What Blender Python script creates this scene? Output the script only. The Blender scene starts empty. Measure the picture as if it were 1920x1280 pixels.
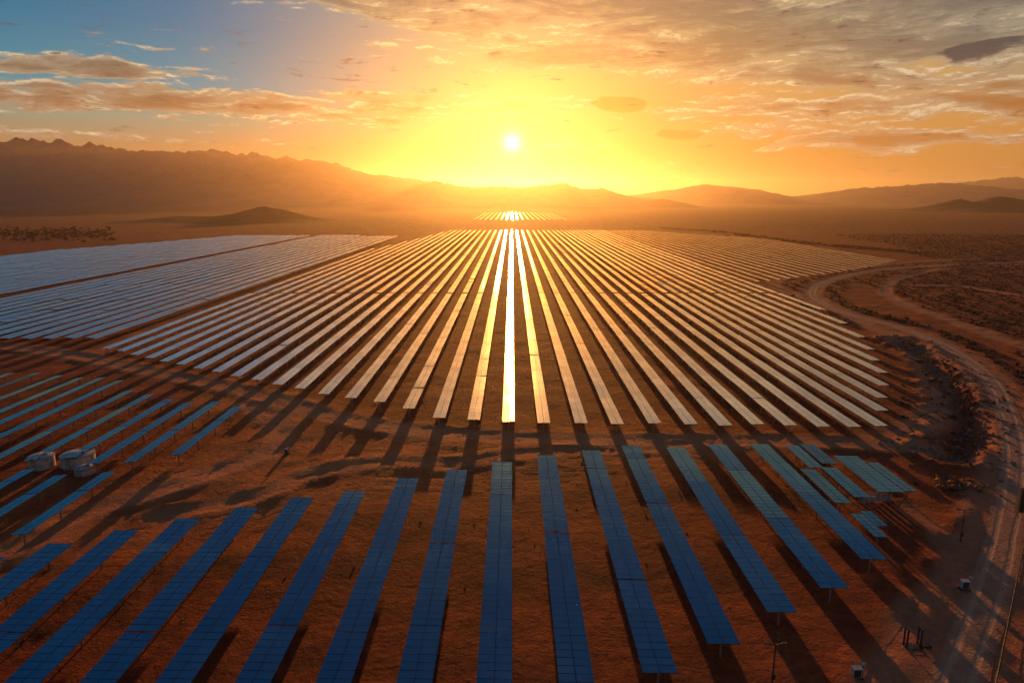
import bpy, math, random
import numpy as np
from mathutils import Vector, Matrix
random.seed(7); rng=np.random.default_rng(7)
C=bpy.context; D=bpy.data; S=C.scene
S.view_settings.view_transform='Standard'; S.view_settings.look='None'; S.view_settings.exposure=0; S.view_settings.gamma=1
H=40.0; F=1280.0; PITCH=math.atan(270/1280); cp,sp=math.cos(PITCH),math.sin(PITCH)
SUN_EL=4.3

# ---- survey helpers: photo measurement -> world ground position (flat site, camera 40 m up)
def gp(x,y,h=0.0):
    dx=(x-960)/F; dy=(640-y)/F
    fw=cp+dy*sp; up=dy*cp-sp
    t=(h-H)/up
    return (dx*t, fw*t)
def sky(x,y):
    dx=(x-960)/F; dy=(640-y)/F
    fw=cp+dy*sp; up=dy*cp-sp
    return (math.degrees(math.atan2(dx,fw)), math.degrees(math.asin(up/math.sqrt(dx*dx+fw*fw+up*up))))
def rowx(r,h=2.0): return r*(H-h)/cp
def yat(py,h=2.0): return gp(960,py,h)[1]

# ---- numpy noise
def hsh(ix,iy,s):
    n=(ix.astype(np.int64)*374761393+iy.astype(np.int64)*668265263+s*974711)&0x7fffffff
    n=((n^(n>>13))*1274126177)&0x7fffffff
    n=n^(n>>16)
    return (n&0xffff)/65535.0
def vn(x,y,s=0):
    ix=np.floor(x); iy=np.floor(y); fx=x-ix; fy=y-iy
    fx=fx*fx*(3-2*fx); fy=fy*fy*(3-2*fy)
    a=hsh(ix,iy,s);b=hsh(ix+1,iy,s);c=hsh(ix,iy+1,s);d=hsh(ix+1,iy+1,s)
    return (a*(1-fx)+b*fx)*(1-fy)+(c*(1-fx)+d*fx)*fy
def fbm(x,y,o=5,s=0,g=.5):
    r=0;a=1;t=0
    for i in range(o):
        r=r+a*(vn(x,y,s+i*17)*2-1); t+=a; a*=g; x=x*2.03+13.1; y=y*2.03+7.7
    return r/t
def ridged(x,y,o=5,s=0):
    r=0;a=1;t=0
    for i in range(o):
        r=r+a*(1-abs(vn(x,y,s+i*31)*2-1)); t+=a; a*=.5; x=x*2.07+3.3; y=y*2.07+9.1
    return r/t
def sst(a,b,x):
    t=np.clip((x-a)/(b-a),0,1); return t*t*(3-2*t)
def pdist(X,Y,pts):
    best=np.full(X.shape,1e9)
    for (ax,ay),(bx,by) in zip(pts[:-1],pts[1:]):
        vx,vy=bx-ax,by-ay; L=vx*vx+vy*vy+1e-9
        t=np.clip(((X-ax)*vx+(Y-ay)*vy)/L,0,1)
        best=np.minimum(best,np.hypot(X-ax-t*vx,Y-ay-t*vy))
    return best
def smooth(pts,n=8):
    P=[pts[0]]+list(pts)+[pts[-1]]; out=[]
    for i in range(1,len(P)-2):
        p0,p1,p2,p3=[np.array(q,float) for q in P[i-1:i+3]]
        for k in range(n):
            t=k/n
            out.append(tuple(.5*((2*p1)+(-p0+p2)*t+(2*p0-5*p1+4*p2-p3)*t*t+(-p0+3*p1-3*p2+p3)*t**3)))
    out.append(tuple(pts[-1])); return out

# ---- node helper
class NT:
    def __init__(s,tree): s.t=tree; s.n=tree.nodes; s.l=tree.links
    def new(s,ty,**kw):
        n=s.n.new(ty)
        for k,v in kw.items(): setattr(n,k,v)
        return n
    def put(s,sock,v):
        if v is None: return
        if isinstance(v,bpy.types.NodeSocket): s.l.new(v,sock)
        else:
            if isinstance(v,(tuple,list)) and len(v)==3 and sock.type=='RGBA': v=(*v,1)
            sock.default_value=v
    def m(s,op,a,b=None,c=None,clamp=False):
        n=s.new('ShaderNodeMath',operation=op,use_clamp=clamp)
        s.put(n.inputs[0],a); s.put(n.inputs[1],b); s.put(n.inputs[2],c); return n.outputs[0]
    def mr(s,v,a,b,c=0.,d=1.,kind='SMOOTHSTEP'):
        n=s.new('ShaderNodeMapRange',interpolation_type=kind)
        s.put(n.inputs[0],v)
        for i,q in enumerate((a,b,c,d)): s.put(n.inputs[i+1],q)
        return n.outputs[0]
    def mix(s,f,a,b,mode='MIX'):
        n=s.new('ShaderNodeMix',data_type='RGBA',blend_type=mode)
        s.put(n.inputs[0],f); s.put(n.inputs[6],a); s.put(n.inputs[7],b); return n.outputs[2]
    def comb(s,x,y,z=0.):
        n=s.new('ShaderNodeCombineXYZ'); s.put(n.inputs[0],x);s.put(n.inputs[1],y);s.put(n.inputs[2],z); return n.outputs[0]
    def noise(s,vec,scale,detail=5,rough=.5,dist=0.):
        n=s.new('ShaderNodeTexNoise'); s.put(n.inputs['Vector'],vec)
        s.put(n.inputs['Scale'],scale);s.put(n.inputs['Detail'],detail);s.put(n.inputs['Roughness'],rough);s.put(n.inputs['Distortion'],dist)
        return n.outputs[0]
    def ramp(s,f,stops):
        n=s.new('ShaderNodeValToRGB'); e=n.color_ramp.elements
        while len(e)<len(stops): e.new(.5)
        for q,(p,c) in zip(e,stops): q.position=p; q.color=(*c,1)
        s.put(n.inputs[0],f); return n.outputs[0]
def newmat(name):
    m=D.materials.new(name); m.use_nodes=True; t=NT(m.node_tree)
    b=m.node_tree.nodes['Principled BSDF']; return m,t,b
def simple(name,col,rough=.6,metal=0.,var=.25,scale=3.):
    m,t,b=newmat(name)
    g=t.new('ShaderNodeNewGeometry')
    n=t.noise(g.outputs['Position'],scale,4,.6)
    f=t.mr(n,.3,.7,1-var,1+var,'LINEAR')
    c=t.mix(1.,col,t.comb(f,f,f),'MULTIPLY')
    t.put(b.inputs['Base Color'],c); b.inputs['Roughness'].default_value=rough; b.inputs['Metallic'].default_value=metal
    return m

# =====================  WORLD  =====================
w=D.worlds.new("World"); S.world=w; w.use_nodes=True
t=NT(w.node_tree); bg=t.n['Background']
tc=t.new('ShaderNodeTexCoord'); sx=t.new('ShaderNodeSeparateXYZ'); t.put(sx.inputs[0],tc.outputs['Generated'])
az=t.m('MULTIPLY',t.m('ARCTAN2',sx.outputs[0],sx.outputs[1]),57.2958)
el=t.m('MULTIPLY',t.m('ARCSINE',sx.outputs[2]),57.2958)
se=math.radians(SUN_EL)
vm=t.new('ShaderNodeVectorMath',operation='DOT_PRODUCT'); t.put(vm.inputs[0],tc.outputs['Generated']); vm.inputs[1].default_value=(0,math.cos(se),math.sin(se))
ang=t.m('MULTIPLY',t.m('ARCCOSINE',t.m('MINIMUM',vm.outputs['Value'],1.)),57.2958)
e40=t.m('DIVIDE',el,40.,clamp=True)
L=t.ramp(e40,[(0,(.36,.12,.03)),(.09,(.44,.22,.08)),(.14,(.28,.30,.20)),(.20,(.04,.25,.32)),(.30,(.002,.17,.30)),(.65,(.006,.09,.23)),(1,(.008,.05,.14))])
R=t.ramp(e40,[(0,(.50,.17,.03)),(.10,(.58,.25,.055)),(.22,(.54,.32,.11)),(.34,(.36,.32,.19)),(.46,(.20,.22,.18)),(.54,(.04,.12,.20)),(.7,(.012,.09,.21)),(1,(.008,.05,.14))])
side=t.mr(az,-26.,2.)
base=t.mix(side,L,R)
def glow(width,c,pw=1.):
    g=t.m('EXPONENT',t.m('MULTIPLY',t.m('POWER',t.m('DIVIDE',ang,width),pw),-1.))
    return t.mix(1.,c,t.comb(g,g,g),'MULTIPLY')
gl_=None
for wd,c,pw in ((9.,(.34,.18,.014),1.),(3.,(.36,.32,.11),1.)):
    q=glow(wd,c,pw); base=t.mix(1.,base,q,'ADD'); gl_=q if gl_ is None else t.mix(1.,gl_,q,'ADD')
# clouds
warp=t.noise(t.comb(t.m('MULTIPLY',az,.12),t.m('MULTIPLY',el,.4)),1.,2,.5)
elw=t.m('ADD',el,t.m('MULTIPLY',t.m('SUBTRACT',warp,.5),1.8))
n1=t.noise(t.comb(t.m('MULTIPLY',az,.085),t.m('MULTIPLY',elw,.62),3.7),1.,5,.62,.25)
def c2(off):
    e_=t.m('ADD',elw,off) if off else elw
    return t.noise(t.comb(t.m('MULTIPLY',az,.36),t.m('MULTIPLY',e_,1.8),1.2),1.,7,.68)
n2=c2(0); n2u=c2(.22)
nn=t.m('ADD',t.m('MULTIPLY',n1,.55),t.m('MULTIPLY',n2,.45))
def blob(px,py,wx,wy,k,slope=0.):
    a,e=sky(px,py); a2,_=sky(px+wx,py); _,e2=sky(px,py-wy)
    da=t.m('SUBTRACT',az,a)
    ee=t.m('SUBTRACT',t.m('SUBTRACT',elw,e),t.m('MULTIPLY',da,slope))
    q=t.m('ADD',t.m('POWER',t.m('ABSOLUTE',t.m('DIVIDE',da,abs(a2-a))),2.),t.m('POWER',t.m('ABSOLUTE',t.m('DIVIDE',ee,abs(e2-e))),2.))
    return t.m('MULTIPLY',t.m('SUBTRACT',1.,q,clamp=True),k)
bl=[blob(300,188,600,40,.56,-.012),blob(120,122,380,30,.46,-.01),blob(520,215,420,26,.44),
    blob(720,190,210,32,.38),blob(1000,205,260,36,.36),blob(1560,195,500,42,.48),blob(1720,258,380,32,.44),
    blob(1130,115,420,36,.50,-.05),blob(60,250,300,18,.34),blob(1450,240,280,20,.36),blob(960,275,260,14,.30),blob(780,90,200,30,.28)]
mx=bl[0]
for b_ in bl[1:]: mx=t.m('MAXIMUM',mx,b_)
line=t.m('SUBTRACT',elw,t.m('ADD',10.9,t.m('MULTIPLY',az,-.17)))
veil=t.mr(line,-.5,1.0)
veil=t.m('MULTIPLY',veil,t.mr(el,26.,16.))
veil=t.m('MULTIPLY',veil,t.mr(az,-22.,-12.))
nc=t.m('ADD',t.m('MULTIPLY',t.m('SUBTRACT',nn,.5),2.2),.46)
val=t.m('ADD',nc,t.m('MAXIMUM',mx,t.m('MULTIPLY',veil,.48)))
dens=t.mr(val,.60,.84)
cl=t.ramp(e40,[(0,(.40,.14,.03)),(.17,(.36,.15,.045)),(.24,(.27,.165,.075)),(.32,(.17,.14,.09)),(.6,(.06,.10,.13)),(1,(.03,.1,.2))])
clL=t.ramp(e40,[(0,(.30,.09,.025)),(.16,(.26,.105,.035)),(.22,(.20,.13,.07)),(.28,(.05,.11,.14)),(1,(.03,.12,.22))])
ccol=t.mix(t.mr(az,-30.,-4.),clL,cl)
ccol=t.mix(t.m('MULTIPLY',t.mr(az,12.,36.),t.mr(el,6.,11.)),ccol,(.125,.125,.105))
shade=t.mr(n2,.35,.65,.75,1.35,'LINEAR')
ccol=t.mix(1.,ccol,t.comb(shade,shade,shade),'MULTIPLY')
ccol=t.mix(1.,ccol,t.mix(1.,gl_,(.72,.62,.5),'MULTIPLY'),'ADD')
lit=t.mr(t.m('SUBTRACT',n2,n2u),.0,.12)            # cloud gets thinner upwards -> sunlit top
thin=t.mr(val,1.05,.70)
edgek=t.m('MULTIPLY',t.m('MULTIPLY',dens,thin),t.m('ADD',.32,t.m('MULTIPLY',lit,.68)))
col=t.mix(t.m('MULTIPLY',dens,.93),base,ccol)
col=t.mix(edgek,col,t.mix(t.mr(ang,34.,8.),(.84,.68,.44),(1.15,.84,.36)))
# small separate clouds
oa=blob(1163,195,64,20,1.); od=t.mr(t.m('ADD',oa,t.m('MULTIPLY',t.m('SUBTRACT',n2,.5),1.6)),.15,.6)
col=t.mix(t.m('MULTIPLY',od,.92),col,(.60,.22,.03))
oa=blob(1275,252,60,14,1.); od=t.mr(t.m('ADD',oa,t.m('MULTIPLY',t.m('SUBTRACT',n2,.5),2.)),.25,.7)
col=t.mix(t.m('MULTIPLY',od,.8),col,(.48,.18,.03))
da_=blob(1845,92,115,24,1.,.06); dd=t.mr(t.m('ADD',da_,t.m('MULTIPLY',t.m('SUBTRACT',n2,.5),2.6)),.20,.6)
col=t.mix(t.m('MULTIPLY',dd,.9),col,(.045,.055,.06))
col=t.mix(1.,col,glow(.42,(2.6,2.5,2.),1.25),'ADD')
ns=t.new('ShaderNodeTexSky',sky_type='NISHITA'); ns.sun_disc=False; ns.sun_elevation=se; ns.sun_rotation=0.
ns.dust_density=2.; ns.altitude=300
col=t.mix(1.,col,t.mix(1.,ns.outputs[0],(.0006,.0006,.0006),'MULTIPLY'),'ADD')
t.put(bg.inputs[0],col); bg.inputs[1].default_value=1.0

# sun lamp
sl=D.lights.new('sun','SUN'); sl.energy=5.0; sl.angle=math.radians(.5); sl.color=(1.,.40,.08)
so=D.objects.new('sun',sl); C.collection.objects.link(so); so.rotation_euler=(-math.radians(90-SUN_EL),0,0); so.location=(0,300,200)

# camera
cd=D.cameras.new('camera'); cd.lens=24; cd.sensor_width=36; cd.clip_end=60000; cd.clip_start=.5
co=D.objects.new('camera',cd); C.collection.objects.link(co); co.location=(0,0,H)
co.rotation_euler=(math.radians(90)-PITCH,0,0); S.camera=co

# haze : real homogeneous atmosphere
bpy.ops.mesh.primitive_cube_add(size=1); hz=C.object; hz.name='atmosphere_haze'
hz.scale=(13000,14000,300); hz.location=(0,3000,130)
hm=D.materials.new('dust_haze'); hm.use_nodes=True; ht=NT(hm.node_tree); ht.n.clear()
o=ht.new('ShaderNodeOutputMaterial'); v=ht.new('ShaderNodeVolumeScatter'); v.inputs['Color'].default_value=(1,.74,.54,1)
v.inputs['Density'].default_value=.000075; v.inputs['Anisotropy'].default_value=.80
ht.l.new(v.outputs[0],o.inputs['Volume']); hz.data.materials.append(hm)

# =====================  MATERIALS  =====================
def ground_mat():
    m,t,b=newmat('desert_soil')
    g=t.new('ShaderNodeNewGeometry'); P=g.outputs['Position']
    ra=t.new('ShaderNodeAttribute',attribute_name='road').outputs['Fac']
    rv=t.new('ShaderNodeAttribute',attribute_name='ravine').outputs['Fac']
    wd=t.new('ShaderNodeAttribute',attribute_name='wild').outputs['Fac']
    gr=t.new('ShaderNodeAttribute',attribute_name='graded').outputs['Fac']
    a=t.noise(P,.012,6,.6); bb=t.noise(P,.09,7,.65,.3); c=t.noise(P,.9,6,.7)
    col=t.ramp(bb,[(.25,(.14,.020,.009)),(.5,(.36,.055,.019)),(.75,(.60,.12,.038))])
    col=t.mix(t.mr(a,.35,.65,0.,.6),col,(.44,.072,.024))
    col=t.mix(t.mr(c,.35,.7,0.,.6),col,(.10,.019,.010))
    col=t.mix(t.m('MULTIPLY',gr,t.mr(bb,.3,.7,.2,.85)),col,(.74,.20,.05))
    col=t.mix(t.m('MULTIPLY',ra,t.mr(c,.3,.6,.5,.9)),col,(.64,.23,.10))
    vo=t.new('ShaderNodeTexVoronoi'); t.put(vo.inputs['Vector'],P); vo.inputs['Scale'].default_value=.2
    dt=t.mr(vo.outputs['Distance'],.5,.2)
    dots=t.m('MULTIPLY',dt,t.m('MULTIPLY',wd,.8))
    col=t.mix(t.m('MULTIPLY',wd,t.mr(a,.4,.6,.1,.5)),col,(.20,.055,.026))
    col=t.mix(dots,col,(.035,.015,.011))
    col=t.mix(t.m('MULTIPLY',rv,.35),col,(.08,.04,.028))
    t.put(b.inputs['Base Color'],col); b.inputs['Roughness'].default_value=.9
    b.inputs['Specular IOR Level'].default_value=.1
    bu=t.new('ShaderNodeBump'); bu.inputs['Strength'].default_value=1.; bu.inputs['Distance'].default_value=.65
    hh=t.m('ADD',t.m('MULTIPLY',c,.7),t.m('MULTIPLY',t.noise(P,3.5,4,.7),.3))
    hh=t.m('ADD',hh,t.m('MULTIPLY',bb,2.2)); hh=t.m('ADD',hh,t.m('MULTIPLY',dots,1.1))
    t.put(bu.inputs['Height'],hh); t.put(b.inputs['Normal'],bu.outputs[0])
    return m
def road_mat():
    m,t,b=newmat('packed_dirt')
    g=t.new('ShaderNodeNewGeometry'); P=g.outputs['Position']
    uv=t.new('ShaderNodeUVMap'); s=t.new('ShaderNodeSeparateXYZ'); t.put(s.inputs[0],uv.outputs[0])
    n=t.noise(P,.5,6,.65); n3=t.noise(P,3.,4,.6)
    col=t.ramp(n,[(.3,(.34,.12,.055)),(.7,(.55,.23,.11))])
    u=t.m('ABSOLUTE',t.m('SUBTRACT',s.outputs[0],.5))
    rut=t.mr(t.m('ABSOLUTE',t.m('SUBTRACT',u,.22)),.02,.10,1.,0.)
    col=t.mix(t.m('MULTIPLY',rut,.5),col,(.64,.32,.17))
    edge=t.mr(u,.34,.5,0.,.8); col=t.mix(edge,col,(.36,.09,.034))
    t.put(b.inputs['Base Color'],col); b.inputs['Roughness'].default_value=.85
    bu=t.new('ShaderNodeBump'); bu.inputs['Strength'].default_value=.6; bu.inputs['Distance'].default_value=.25
    t.put(bu.inputs['Height'],t.m('SUBTRACT',t.m('ADD',n,n3),t.m('MULTIPLY',rut,.6))); t.put(b.inputs['Normal'],bu.outputs[0])
    return m
def panel_mat(name,cell,line,gl,glc,rough,fade=True):
    """dark silicon cells under glass, aluminium frame lines; gl = glass reflectance"""
    m,t,b=newmat(name); t.n.remove(b); out=t.n['Material Output']
    uv=t.new('ShaderNodeUVMap'); s=t.new('ShaderNodeSeparateXYZ'); t.put(s.inputs[0],uv.outputs[0])
    u,v=s.outputs[0],s.outputs[1]
    lv=t.m('PINGPONG',v,.5); l1=t.mr(lv,.0,.08,1.,0.)
    lu=t.m('ABSOLUTE',u); l2=t.mr(lu,.02,.06,1.,0.)
    ln=t.m('MAXIMUM',l1,l2)
    sub=t.mr(t.m('PINGPONG',t.m('ADD',v,.25),.25),0.,.03,.5,0.)
    n=t.noise(t.comb(t.m('MULTIPLY',u,.3),t.m('MULTIPLY',v,.12),t.new('ShaderNodeObjectInfo').outputs['Random']),1.,4,.6)
    c=t.mix(t.m('MAXIMUM',ln,sub),cell,line)
    df=t.new('ShaderNodeBsdfDiffuse'); t.put(df.inputs[0],c)
    gs=t.new('ShaderNodeBsdfGlossy'); gs.inputs['Roughness'].default_value=rough; gs.inputs['Color'].default_value=(*glc,1)
    fr=t.new('ShaderNodeFresnel'); fr.inputs[0].default_value=1.5
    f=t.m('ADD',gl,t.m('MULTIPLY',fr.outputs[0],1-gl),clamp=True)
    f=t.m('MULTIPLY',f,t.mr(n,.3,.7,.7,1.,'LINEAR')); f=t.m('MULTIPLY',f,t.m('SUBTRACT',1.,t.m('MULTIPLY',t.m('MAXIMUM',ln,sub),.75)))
    bu=t.new('ShaderNodeBump'); bu.inputs['Strength'].default_value=.3; bu.inputs['Distance'].default_value=.02
    t.put(bu.inputs['Height'],ln); t.put(gs.inputs['Normal'],bu.outputs[0])
    ms=t.new('ShaderNodeMixShader'); t.put(ms.inputs[0],f); t.l.new(df.outputs[0],ms.inputs[1]); t.l.new(gs.outputs[0],ms.inputs[2])
    t.l.new(ms.outputs[0],out.inputs[0]); return m
M_ground=ground_mat(); M_road=road_mat()
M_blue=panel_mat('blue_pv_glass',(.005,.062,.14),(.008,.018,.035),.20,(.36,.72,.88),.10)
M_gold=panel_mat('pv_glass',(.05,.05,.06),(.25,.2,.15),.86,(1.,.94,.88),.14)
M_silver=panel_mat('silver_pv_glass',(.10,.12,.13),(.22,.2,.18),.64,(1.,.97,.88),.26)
M_steel=simple('galvanised_steel',(.30,.27,.25),.5,.6)
M_dark=simple('dark_steel',(.05,.04,.04),.5,.4)
M_conc=simple('pale_painted_metal',(.42,.37,.32),.7,0,.35,1.5)
M_rock=simple('rock',(.24,.12,.08),.9,0,.4,.8)
def fol(name,col):
    m,t,b=newmat(name); g=t.new('ShaderNodeNewGeometry'); n=t.noise(g.outputs['Position'],.7,3)
    c=t.mix(t.mr(n,.35,.65),col,tuple(q*.45 for q in col))
    out=t.n['Material Output']; t.put(b.inputs['Base Color'],c); b.inputs['Roughness'].default_value=.8
    tr=t.new('ShaderNodeBsdfTranslucent'); t.put(tr.inputs[0],t.mix(1.,c,(2.2,1.3,.6),'MULTIPLY'))
    ms=t.new('ShaderNodeMixShader'); ms.inputs[0].default_value=.35; t.l.new(b.outputs[0],ms.inputs[1]); t.l.new(tr.outputs[0],ms.inputs[2])
    t.l.new(ms.outputs[0],out.inputs[0]); return m
M_scrub=fol('scrub_leaf',(.08,.045,.022)); M_tree=fol('tree_leaf',(.06,.045,.025)); M_bright=fol('orange_sunlit_leaf',(.30,.17,.06))  # bright shrub-line leaf colour has the orange sunlight painted in; brush pile shares it
def mtn_mat(name,c1,c2):
    m,t,b=newmat(name); g=t.new('ShaderNodeNewGeometry'); n=t.noise(g.outputs['Position'],.006,8,.65)
    t.put(b.inputs['Base Color'],t.mix(t.mr(n,.35,.65),c1,c2)); b.inputs['Roughness'].default_value=.95
    b.inputs['Specular IOR Level'].default_value=.1
    bu=t.new('ShaderNodeBump'); bu.inputs['Distance'].default_value=25; bu.inputs['Strength'].default_value=.6
    t.put(bu.inputs['Height'],n); t.put(b.inputs['Normal'],bu.outputs[0]); return m
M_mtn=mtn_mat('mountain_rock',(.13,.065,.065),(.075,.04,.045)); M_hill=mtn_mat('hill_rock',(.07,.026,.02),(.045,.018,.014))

# =====================  GROUND  =====================
px=lambda L:smooth([gp(*q) for q in L])
T1=px([(-300,620),(0,648),(150,668),(300,700),(450,730),(560,762),(650,787),(800,808),(960,820),(1200,826),(1450,826),(1650,833),(1800,852),(1895,885)])
T2=px([(470,760),(530,800),(500,845),(430,875),(350,905),(250,935),(150,965),(60,1015),(-60,1060)])
T3=px([(1300,835),(1000,850),(850,868),(700,868),(580,890),(480,930),(300,965)])
T4=px([(1640,818),(1735,795),(1762,740),(1740,690),(1690,640),(1600,596),(1500,556),(1450,532),(1500,515),(1600,502),(1730,490),(1900,482)])
T5=px([(1560,582),(1660,618),(1760,665),(1835,720),(1868,790),(1872,860),(1850,930),(1820,1010),(1770,1100),(1720,1160),(1640,1290)])
T6=px([(1700,950),(1760,1000),(1800,1080),(1790,1180),(1760,1300)])
RD=px([(1740,1420),(1800,1260),(1838,1160),(1875,1040),(1897,930),(1902,850),(1888,775),(1850,705),(1770,648),(1680,612),(1600,592),(1545,570),(1522,549),(1545,529),(1620,510),(1720,500),(1850,494),(2000,488)])
LP=px([(2050,690),(1920,650),(1800,607),(1700,572),(1662,548),(1680,524),(1760,506),(1900,496)])
L2=px([(1720,535),(1800,536),(1900,552),(2050,570)])
RV=px([(1690,640),(1740,668),(1778,715),(1806,765),(1818,805),(1808,835),(1785,852)])
LG=[gp(*q) for q in [(-200,678),(190,656),(430,549),(640,488),(810,440)]]
def axis(a,b,step,lo,hi,g=1.12):
    c=list(np.arange(a,b+.001,step)); s=step;x=b
    while x<hi: s*=g; x+=s; c.append(x)
    s=step;x=a;pre=[]
    while x>lo: s*=g; x-=s; pre.append(x)
    return np.array(pre[::-1]+c)
xs=axis(-170,300,1.,-12000,12000); ys=axis(44,430,1.,-3000,14000)
X,Y=np.meshgrid(xs,ys)
def bound(Y): return 84+Y*.25+80*sst(330,440,Y)
def gfields(X,Y):
    dR=pdist(X,Y,RD); d1=pdist(X,Y,T1); d2=pdist(X,Y,T2); d3=pdist(X,Y,T3); d4=pdist(X,Y,T4); dl=np.minimum(pdist(X,Y,LP),pdist(X,Y,L2)); dv=pdist(X,Y,RV); dg=pdist(X,Y,LG); d5=pdist(X,Y,T5); d6=pdist(X,Y,T6)
    jit=fbm(X/6,Y/6,3,5)*1.2
    ssd=lambda d,a,b:1-sst(a,b,d+jit)
    road=np.maximum.reduce([ssd(dR,2,7)*.85,ssd(d1,1.8,5),ssd(d2,1.5,4)*.9,ssd(d3,1.2,3.5)*.7,ssd(d4,1.8,5)*.95,ssd(dl,1.8,4.5),ssd(dg,1.,3)*.5,ssd(d5,1.,3)*.85,ssd(d6,.8,2.5)*.7])
    z=fbm(X/9,Y/9,5,1)*.30
    wild=sst(0,22,X-bound(Y)+fbm(X/40,Y/40,3,9)*22)
    wild=np.maximum(wild,sst(830,930,Y)); 
    z+=wild*fbm(X/45,Y/45,4,3)*.9
    flat=np.minimum.reduce([sst(1.5,6,d1),sst(1.5,6,d4),sst(1.5,5,dl)])
    z*=.25+.75*flat
    for d,w_ in ((d1,3.2),(d4,3.2),(dR,4.2),(d2,2.6),(d3,2.4),(dl,2.8),(d5,2.2),(d6,2.)):
        z+=.28*np.exp(-((d-w_)/.8)**2)*(0.5+fbm(X/4,Y/4,3,21))
        z-=.10*np.exp(-((d-.9)/.35)**2)
    tr=np.minimum(d2,d3); z+=.08*np.sin(tr*3.6+fbm(X/12,Y/12,3,2)*5)*(1-sst(8,16,tr))
    graded=1-sst(6,20,tr+jit*3)
    rk=1-sst(.8,4.2,dv+fbm(X/3,Y/3,4,8)*2.2)
    z+= .9*np.exp(-((dv-6.)/1.6)**2)*(.5+fbm(X/4,Y/4,4,31))
    z-=rk*2.2*(.8+.5*fbm(X/3,Y/3,4,12))
    k=sst(2.3,4.2,dR); z=z*k
    return z,road,rk,wild,graded
Z,road,rvm,wild,graded=gfields(X,Y)
ny,nx=X.shape
def gridmesh(name,X,Y,Z,mat,attrs=None,smoothf=True):
    ny,nx=X.shape; me=D.meshes.new(name)
    V=np.stack([X,Y,Z],-1).reshape(-1,3)
    i=np.arange(nx*ny).reshape(ny,nx)
    Q=np.stack([i[:-1,:-1],i[:-1,1:],i[1:,1:],i[1:,:-1]],-1).reshape(-1,4)
    me.vertices.add(len(V)); me.vertices.foreach_set('co',V.astype(np.float32).ravel())
    me.loops.add(Q.size); me.loops.foreach_set('vertex_index',Q.astype(np.int32).ravel())
    me.polygons.add(len(Q)); me.polygons.foreach_set('loop_start',np.arange(0,Q.size,4,dtype=np.int32))
    me.polygons.foreach_set('loop_total',np.full(len(Q),4,np.int32))
    me.update(calc_edges=True); me.validate()
    if smoothf: me.polygons.foreach_set('use_smooth',np.ones(len(Q),bool))
    for k,a in (attrs or {}).items():
        at=me.attributes.new(k,'FLOAT','POINT'); at.data.foreach_set('value',a.astype(np.float32).ravel())
    me.materials.append(mat); ob=D.objects.new(name,me); C.collection.objects.link(ob); return ob
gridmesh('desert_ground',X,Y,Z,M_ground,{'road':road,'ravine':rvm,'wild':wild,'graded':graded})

# ---- mesh builder
class MB:
    def __init__(s): s.v=[];s.f=[];s.m=[];s.uv=[]
    def quad_box(s,c,mt=0,uvs=None,skip=()):
        b=len(s.v); s.v+=c
        for k,fc in enumerate(((4,5,6,7),(3,2,1,0),(0,1,5,4),(1,2,6,5),(2,3,7,6),(3,0,4,7))):
            s.f.append(tuple(b+i for i in fc)); s.m.append(mt)
            s.uv+= [uvs[i%4] for i in fc] if uvs else [(0.3,.3)]*4
    def box(s,x,y,z,dx,dy,dz,mt=0,M=None):
        c=[(x+i*dx/2,y+j*dy/2,z+k*dz/2) for k in(-1,1) for i,j in((-1,-1),(1,-1),(1,1),(-1,1))]
        if M: c=[tuple(M@Vector(q)) for q in c]
        s.quad_box(c,mt)
    def beam(s,a,b,r,mt=0,n=8,r2=None):
        a=Vector(a);b=Vector(b);d=(b-a).normalized(); u=d.orthogonal().normalized(); w_=d.cross(u); r2=r if r2 is None else r2
        k=len(s.v)
        for p,rr in((a,r),(b,r2)):
            for i in range(n):
                q=i*2*math.pi/n; s.v.append(tuple(p+(u*math.cos(q)+w_*math.sin(q))*rr))
        for i in range(n):
            j=(i+1)%n; s.f.append((k+i,k+j,k+n+j,k+n+i)); s.m.append(mt); s.uv+=[(.3,.3)]*4
        s.f.append(tuple(k+n+i for i in range(n))); s.m.append(mt); s.uv+=[(.3,.3)]*n
        s.f.append(tuple(k+n-1-i for i in range(n))); s.m.append(mt); s.uv+=[(.3,.3)]*n
    def obj(s,name,mats,origin=None):
        me=D.meshes.new(name)
        vs=s.v
        if origin is not None: vs=[(a-origin[0],b-origin[1],c-origin[2]) for a,b,c in vs]
        me.from_pydata(vs,[],s.f); me.polygons.foreach_set('material_index',s.m)
        ul=me.uv_layers.new(name='UVMap'); ul.data.foreach_set('uv',np.array(s.uv,np.float32).ravel())
        for m_ in mats: me.materials.append(m_)
        me.update(); ob=D.objects.new(name,me); C.collection.objects.link(ob)
        if origin is not None: ob.location=origin
        return ob
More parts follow.
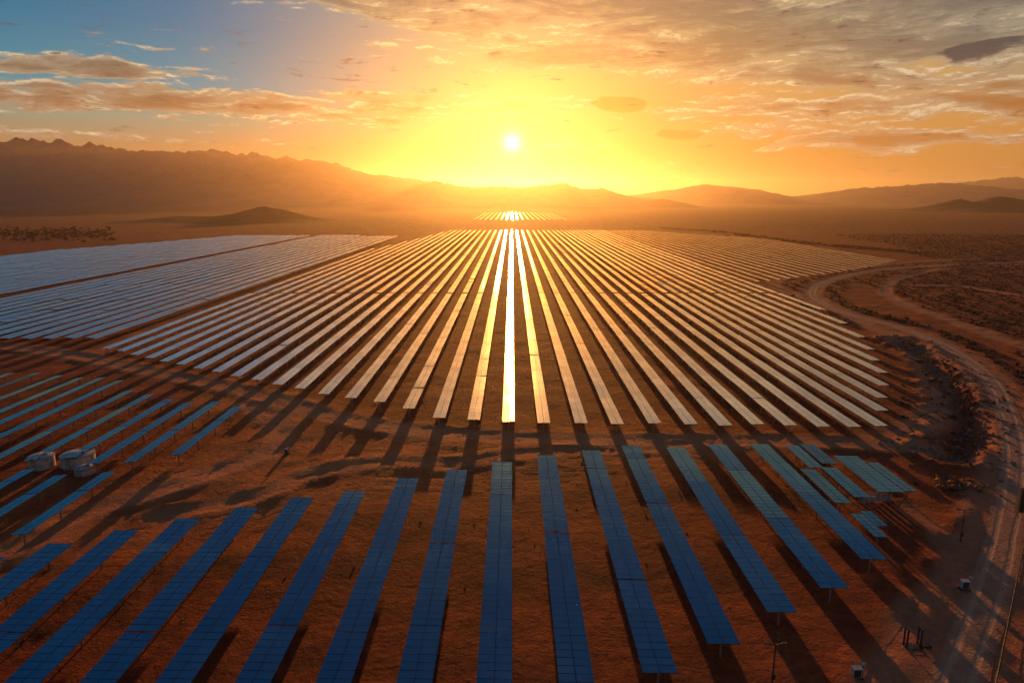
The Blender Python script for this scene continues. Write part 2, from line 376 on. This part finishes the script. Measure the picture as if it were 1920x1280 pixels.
def panel_row(mb,xr,y0,y1,w_,h,tilt=0.,mod=1.,posts=True,table=13.,jt=.7,jp=.25,jm=.22,pz=6.5,gap=.2):
    xc=xr-w_/2; y=y0
    while y<y1-1.:
        Lt=min(table*random.uniform(.9,1.1),y1-y); Lt=max(mod,round(Lt/mod)*mod)
        tt=math.radians(tilt+random.gauss(0,jt)); pp=math.radians(random.gauss(0,jp)); hh=h+random.gauss(0,.03); k=0.
        while k<Lt-1e-3:
            l=min(mod,Lt-k); a0=y+k+.012; a1=y+k+l-.012
            t2=tt+math.radians(random.gauss(0,jm)); p2=pp+math.radians(random.gauss(0,jm*.6))
            c=[];uv=[]
            ct,st=math.cos(t2),math.sin(t2)
            for kz in(-.025,.025):
                for sx_,yy in((-1,a0),(1,a0),(1,a1),(-1,a1)):
                    lx=sx_*w_/2
                    zz=hh+kz-lx*st+(yy-(y+Lt/2))*math.tan(pp)*.5+(yy-(a0+a1)/2)*math.tan(p2)
                    c.append((xc+lx*ct,yy,zz)); uv.append((lx,yy-y))
            mb.quad_box(c,0,uv); k+=mod
        if posts: mb.box(xc,y+Lt/2,h-.16,.13,Lt,.13,1)
        y+=Lt+gap
    if posts:
        y=y0+.8
        while y<y1:
            mb.box(xc,y,(h-.2)/2-.2,.15,.12,h-.2+.4,1)
            mb.box(xc,y,h-.12,w_*.8,.07,.07,1)
            y+=pz
# tilt sign: positive tilt -> +x side lower (faces +x)
tops=[(1.039,832,1048),(.864,835,1102),(.690,838,1147),(.513,838,1206),(.349,843,1262),(.170,852,1330),(0,867,1380),(-.165,878,1400),(-.332,897,1400),
 (-.499,917,1400),(-.662,932,1400),(-.818,948,1400),(-.972,970,1400),(-1.122,992,1400),(-1.27,1018,1400),(-1.41,1040,1400),(-1.56,1062,1400)]
for r,ty,by in tops:
    mb=MB(); panel_row(mb,rowx(r),yat(by),yat(ty),2.85,2.,1.0,1.,True,14.,.4,.3,.32,gap=.07)
    mb.obj('solar_panel_row',[M_blue,M_steel])
cf=[(.012,790),(.170,793),(.336,793),(.494,795),(.662,793),(.819,795),(.967,797),(1.113,795),(1.253,797),(1.39,799),(1.523,800),(1.647,798),(1.765,770),(1.88,745),(2.01,722),(2.15,698),(2.265,675),(2.39,655),(2.53,632),(2.67,606),(2.8,580),
 (-.144,787),(-.303,783),(-.463,765),(-.622,753),(-.779,745),(-.932,738),(-1.084,728),(-1.229,720),(-1.374,712),(-1.522,705),(-1.667,697),(-1.8125,690),(-1.96,683),(-2.1,677),(-2.235,671),(-2.375,665),(-2.52,658),(-2.665,653)]
for r,by in cf:
    mb=MB(); far=yat(432) if r>-1.9 else yat(432+(-1.9-r)*45)
    y0=yat(by)
    g1=yat(549); 
    panel_row(mb,rowx(r),y0,min(g1-1.5,far),2.2,2.,2.5 if r<-.5 else (-1.5 if r>.5 else 0),2.,True,16.,.5,.2,.2,gap=.1)
    panel_row(mb,rowx(r),g1+1.,yat(516),2.2,2.,3. if r<0 else 0,4.,False,12.,1.,.6,.1)
    panel_row(mb,rowx(r),yat(516)+1.5,far,2.2,2.,2. if r<0 else -1,8.,False,24.,.5,.3,.1)
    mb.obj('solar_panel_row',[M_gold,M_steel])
# right far block
mb=MB(); r=2.95
while r<6.1:
    yy=yat(528-(r-2.95)*12.5); fr=yat(432+max(0,r-4)*7)
    panel_row(mb,rowx(r),yy,fr,1.5,2.,0,8.,False,24.,.5,.3,.1); r+=.165
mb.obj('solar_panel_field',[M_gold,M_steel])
# far central block
mb=MB(); 
for x in np.arange(-64,98,9.4):
    panel_row(mb,x,yat(412,2)+2,yat(399,2),3.4,2.2,0,14.,False,40.,.3,.2,.1)
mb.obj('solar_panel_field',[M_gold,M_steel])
# left silver fields
mb=MB(); r=-2.95
while r>-5.05:
    panel_row(mb,rowx(r),yat(634),yat(443 if r>-4 else 441),3.0,2.1,7,6.,False,24.,1.,.4,.2); r-=.155
r=-5.3
while r>-8.7:
    panel_row(mb,rowx(r),yat(640),yat(441 if r>-7.2 else 441+(-7.2-r)*20),3.0,2.1,7,6.,False,24.,1.,.4,.2); r-=.155
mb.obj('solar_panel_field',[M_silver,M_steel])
# mid-left group
for r,ty,by in [(-1.285,765,852),(-1.425,752,866),(-1.55,752,869),(-1.675,747,858),(-1.815,740,862),(-1.956,733,868),(-2.12,712,870),(-2.25,710,870),(-2.37,708,860),(-2.52,703,850),(-2.68,700,850),(-2.83,697,850),
                (-1.44,886,1002),(-1.60,890,1010),(-1.75,880,1010),(-1.9,884,1010)]:
    mb=MB(); panel_row(mb,rowx(r),yat(by),yat(ty),1.9,2.,-5,2.,True,14.,.6,.25,.2)
    mb.obj('solar_panel_row',[M_blue,M_steel])
# right small cluster
for x0,y0_,x1,y1_,w_ in [(1497,834,1542,876,2.),(1520,878,1605,943,2.2),(1562,874,1636,932,2.2),(1612,852,1688,922,3.6),(1660,868,1705,921,1.6),(1535,834,1566,868,2.4),(1632,958,1668,985,1.4),(1612,960,1668,1006,1.5)]:
    a=gp(x0,y0_,1.8); b=gp(x1,y1_,1.8); xr=(a[0]+b[0])/2
    mb=MB(); panel_row(mb,xr,min(a[1],b[1]),max(a[1],b[1]),w_,1.8,2,1.,True,14.,.8,.3,.2,3.)
    mb.obj('solar_panel_row',[M_blue,M_steel])

# =====================  ROAD  =====================
def ribbon(name,pts,hw,z,mat):
    P_=np.array(pts); seg=np.r_[0,np.cumsum(np.hypot(*np.diff(P_,axis=0).T))]
    s=np.arange(0,seg[-1],1.2); x=np.interp(s,seg,P_[:,0]); y=np.interp(s,seg,P_[:,1])
    tx=np.gradient(x);ty=np.gradient(y);l=np.hypot(tx,ty);nxn,nyn=-ty/l,tx/l
    U=np.linspace(-1,1,5); mb=MB(); n=len(s)
    wl=hw*(1+.18*fbm(s/5,s*0,3,3)); wr=hw*(1+.18*fbm(s/5,s*0+40,3,3))
    for i in range(n):
        for u in U:
            ww=wl[i] if u<0 else wr[i]
            mb.v.append((x[i]+nxn[i]*u*ww,y[i]+nyn[i]*u*ww,z))
    for i in range(n-1):
        for k in range(4):
            a=i*5+k; mb.f.append((a,a+5,a+6,a+1)); mb.m.append(0)
            u0,u1=k/4,(k+1)/4; mb.uv+=[(u0,s[i]),(u0,s[i+1]),(u1,s[i+1]),(u1,s[i])]
    ob=mb.obj(name,[mat]); return ob
ribbon('dirt_road',RD,2.1,.03,M_road)

# =====================  MOUNTAINS  =====================
def mrange(name,pts,dist,depth,mat,rough,seed,step=14,nj=70,back=.7):
    W=[]
    for x,y in pts:
        dx=(x-960)/F; dy=(640-y)/F; fw=cp+dy*sp; up=dy*cp-sp; tt=dist/fw; W.append((dx*tt,H+up*tt))
    W=np.array(W); x=np.arange(W[0,0],W[-1,0],step); h=np.interp(x,W[:,0],W[:,1])
    v=np.r_[np.linspace(-1,0,nj),np.linspace(0,1,nj//3)[1:]]
    XX,VV=np.meshgrid(x,v); HH=np.tile(h,(len(v),1))
    YY=dist+np.where(VV<0,VV*depth,VV*depth*back)
    a=np.abs(VV)
    sh=(1-a)**1.25
    sc=max(depth/3.,60.)
    rd=ridged(XX/sc+fbm(XX/sc,YY/sc,3,seed)*.6,YY/(sc*1.6),6,seed)-.62
    rd2=ridged(XX/(sc*.22),YY/(sc*.5),5,seed+9)-.6
    z=HH*sh+ rough*HH*rd*(sh**.5)*(.3+1.6*a*(1-a)*2)+ HH*rd2*.26*(sh**.5)*(.45+a)+ HH*.06*fbm(XX/(sc*.06),YY/(sc*.1),4,seed+3)*sh**.4
    edge=sst(0,1,np.minimum((x-x[0]),(x[-1]-x))/(.04*(x[-1]-x[0])))
    z=z*edge-2.*(a>.97)-1
    return gridmesh(name,XX,YY,z,mat)
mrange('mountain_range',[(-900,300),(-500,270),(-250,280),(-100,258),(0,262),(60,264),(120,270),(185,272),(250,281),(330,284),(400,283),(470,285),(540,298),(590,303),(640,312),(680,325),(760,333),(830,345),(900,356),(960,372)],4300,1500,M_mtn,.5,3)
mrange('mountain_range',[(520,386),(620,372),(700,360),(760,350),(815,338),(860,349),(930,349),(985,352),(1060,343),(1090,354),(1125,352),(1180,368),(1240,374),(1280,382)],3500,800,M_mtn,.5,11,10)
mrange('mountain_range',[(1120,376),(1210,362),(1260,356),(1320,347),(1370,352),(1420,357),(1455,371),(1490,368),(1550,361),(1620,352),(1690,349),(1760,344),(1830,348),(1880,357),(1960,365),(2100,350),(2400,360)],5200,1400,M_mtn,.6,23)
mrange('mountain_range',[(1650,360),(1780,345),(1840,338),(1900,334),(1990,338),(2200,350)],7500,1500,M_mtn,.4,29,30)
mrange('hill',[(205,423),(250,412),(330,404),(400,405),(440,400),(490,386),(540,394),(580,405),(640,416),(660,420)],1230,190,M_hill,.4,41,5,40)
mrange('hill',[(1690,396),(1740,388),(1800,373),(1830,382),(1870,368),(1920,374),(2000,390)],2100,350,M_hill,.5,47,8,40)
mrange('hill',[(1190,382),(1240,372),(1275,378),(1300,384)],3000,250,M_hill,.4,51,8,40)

# =====================  VEGETATION  =====================
def bushes(name,pos,mat,smin,smax,k=12):
    V=[];Fc=[]
    for (x,y,z) in pos:
        s=random.uniform(smin,smax)*(1. if y>120 else .6)
        for i in range(k):
            a=random.uniform(0,6.283); e=random.uniform(0.05,1.4); r=s*random.uniform(.35,1.)
            cx=x+r*math.cos(a)*math.cos(e); cy=y+r*math.sin(a)*math.cos(e); cz=z+r*math.sin(e)*.8
            q=s*random.uniform(.25,.5); b=len(V)
            u=Vector((random.gauss(0,1),random.gauss(0,1),random.gauss(0,1))).normalized(); w_=u.orthogonal().normalized()
            for sx_,sy_ in((-1,-.6),(1,-1),(.7,1),(-1,.8)): V.append(tuple(Vector((cx,cy,cz))+u*q*sx_+w_*q*sy_))
            Fc.append((b,b+1,b+2,b+3))
    me=D.meshes.new(name); me.from_pydata(V,[],Fc); me.materials.append(mat); ob=D.objects.new(name,me); C.collection.objects.link(ob)
pos=[]
while len(pos)<15000:
    y=random.uniform(85,760); x=random.uniform(float(bound(np.array(y))),180+y*.9)
    pos.append((x,y))
nv=0
while nv<900:    # verge of the road
    p=random.choice(RD)
    if p[1]<85 or (p[1]<100 and random.random()<.8): continue
    s_=random.choice((-1,1))*random.uniform(4,11); pos.append((p[0]+s_,p[1]+random.gauss(0,5))); nv+=1
A=np.array(pos); z_,rd_,rk_,wl_,_=gfields(A[:,0],A[:,1])
keep=[(a[0],a[1],zz) for i,(a,zz,r1,wl2) in enumerate(zip(A,z_,rd_,wl_)) if r1<.25 and (wl2>.1 or i>=len(A)-nv)]
for i in range(130):
    p=random.choice(RV); keep.append((p[0]+random.gauss(0,6),p[1]+random.gauss(0,6),-.3))
bushes('desert_scrub',keep,M_scrub,.35,1.1,8)
ln=[]
for a,b,n in (((1335,433),(1530,458),200),((1555,460),(1730,474),160),((1240,428),(1335,434),60)):
    p,q=gp(*a),gp(*b)
    for i in range(n):
        f=random.random(); ln.append((p[0]+(q[0]-p[0])*f+random.gauss(0,4),p[1]+(q[1]-p[1])*f+random.gauss(0,3),0))
bushes('shrub_line',ln,M_bright,.9,2.,14)
tr=[]
for i in range(520):
    x,y=gp(random.uniform(-250,210)+random.gauss(0,20),random.triangular(424,455,440)); tr.append((x,y,.5))
bushes('distant_trees',tr,M_tree,1.,2.6,14)
# rocks
mb=MB()
def rock(mb,x,y,z,s):
    b=len(mb.v); n=6; 
    for k,(hh,rr) in enumerate(((-.3,1.),(.3,.85),(.62,.4))):
        for i in range(n):
            a=i*6.283/n+k*.3; q=s*rr*random.uniform(.7,1.2); mb.v.append((x+q*math.cos(a),y+q*math.sin(a),z+hh*s*random.uniform(.8,1.2)))
    for k in range(2):
        for i in range(n):
            j=(i+1)%n; mb.f.append((b+k*n+i,b+k*n+j,b+(k+1)*n+j,b+(k+1)*n+i)); mb.m.append(0); mb.uv+=[(0,0)]*4
    mb.f.append(tuple(b+2*n+i for i in range(n))); mb.m.append(0); mb.uv+=[(0,0)]*n
RA=[]
for i in range(650):
    p=random.choice(RV); RA.append((p[0]+random.gauss(0,4.5),p[1]+random.gauss(0,4.5),random.uniform(.12,.5)))
for i in range(500):
    RA.append((random.uniform(-90,110),random.uniform(50,130),random.uniform(.04,.16)))
A=np.array(RA); zr=gfields(A[:,0],A[:,1])[0]
for (x,y,s),z in zip(RA,zr): rock(mb,x,y,z,s)
mb.obj('scattered_rocks',[M_rock])
# brush pit
bx,by=gp(1790,908); 
pp=[(bx+random.gauss(0,1.8),by+random.gauss(0,1.1),0) for i in range(60)]
bushes('brush_pile',pp,M_bright,.5,1.1,12)

# =====================  SMALL OBJECTS  =====================
def tank(x,y,r,h):
    mb=MB(); n=40
    mb.beam((x,y,0),(x,y,h),r,0,n); mb.beam((x,y,h),(x,y,h+.28),r*1.03,0,n,r*.15); mb.beam((x,y,h-.12),(x,y,h+.01),r*1.05,1,n)
    mb.beam((x,y,0),(x,y,.15),r*1.08,1,n); mb.beam((x+r*.4,y,h+.1),(x+r*.4,y,h+.45),.3,1,14)
    for s in(-.25,.25): mb.beam((x+s,y-r-.15,0),(x+s,y-r-.15,h+.5),.04,1,6)
    for k in range(7): mb.beam((x-.25,y-r-.15,.2+k*.3),(x+.25,y-r-.15,.2+k*.3),.03,1,6)
    ob=mb.obj('water_tank',[M_conc,M_steel])
x,y=gp(131,881); tank(x,y+2.2,2.3,1.8)
x,y=gp(66,884); tank(x,y+1.7,1.7,1.9)
x,y=gp(152,893); tank(x,y+1,1.3,1.1)
def lamp(x,y,h,az_=0):
    mb=MB(); mb.beam((x,y,-.2),(x,y,.35),.17,0,10); mb.beam((x,y,0),(x,y,h),.08,0,10,.05)
    for s in(-1,1):
        mb.beam((x,y,h-.1),(x+s*.55,y,h+.05),.035,0,8); mb.box(x+s*.72,y,h+.05,.45,.26,.12,0); mb.box(x+s*.72,y,h-.025,.36,.2,.03,1)
    mb.box(x,y-.12,1.2,.3,.16,.45,0)
    mb.obj('street_lamp',[M_dark,M_conc])
x,y=gp(1800,1018); lamp(x,y,4.3)
x,y=gp(1447,1290); lamp(x,y,4.2)
# electrical cabinets
def cabinet(x,y,s=1.):
    mb=MB(); mb.box(x,y,.08,1.1*s,.8*s,.16,1); mb.box(x,y,.16+.45*s,.8*s,.5*s,.9*s,0); mb.box(x,y,.16+.93*s,.92*s,.62*s,.06,0)
    mb.box(x-.02,y-.26*s,.16+.45*s,.66*s,.03,.74*s,1); mb.beam((x+.55*s,y,0),(x+.55*s,y,1.5*s),.05,1,8); mb.box(x+.55*s,y-.05,1.5*s,.35,.1,.25,0)
    mb.obj('electrical_cabinet',[M_conc,M_dark])
for q in((1808,1104),(1605,1270),(538,850)):
    x,y=gp(*q); cabinet(x,y,.9 if q[0]>600 else .7)
# steel goal-post frame
mb=MB(); x,y=gp(1712,1215)
for s in(0,1.25): mb.box(x-.6+s,y,.9,.12,.12,1.9,0); mb.box(x-.6+s,y+.5,.9,.12,.12,1.9,0)
mb.box(x+.65,y+.25,1.84,.14,.7,.1,0); mb.box(x-.6,y+.25,1.84,.14,.7,.1,0); mb.box(x+.02,y+.25,.06,1.5,.9,.1,0); mb.box(x+1.1,y,.3,.9,.5,.25,0)
mb.obj('steel_support_frame',[M_dark])
# support frame under right cluster
mb=MB(); 
for i in range(6):
    x,y=gp(1620+i*10,946-i*1.); mb.box(x,y,.75,.1,.1,1.6,0); mb.box(x,y+.4,.5,.5,.4,.8,0)
x0,y0=gp(1620,946);x1,y1=gp(1670,941); mb.beam((x0,y0,1.5),(x1,y1,1.5),.06,0); mb.beam((x0,y0,.8),(x1,y1,.8),.04,0)
mb.obj('inverter_rack',[M_conc])
# fence
mb=MB(); a=np.array(gp(1932,965)); b=np.array(gp(1858,1330)); n=26
for i in range(n+1):
    p=a+(b-a)*i/n; mb.box(p[0],p[1],.9,.08,.08,2.,0)
for z in(.3,.9,1.5,1.85): mb.beam((a[0],a[1],z),(b[0],b[1],z),.025,0,6)
mb.obj('wire_fence',[M_dark])
# gate
mb=MB(); x,y=gp(1914,967); 
for s in(-.5,1.9): mb.box(x+s,y,1.9,.16,.16,4.,0)
mb.box(x+.7,y,3.85,2.55,.14,.14,0); mb.box(x+.7,y,.4,2.3,.08,.1,0); mb.box(x+.7,y,2.1,2.2,.05,3.2,1)
mb.obj('site_gate',[simple('yellow_steel',(.45,.25,.05),.5),M_dark])
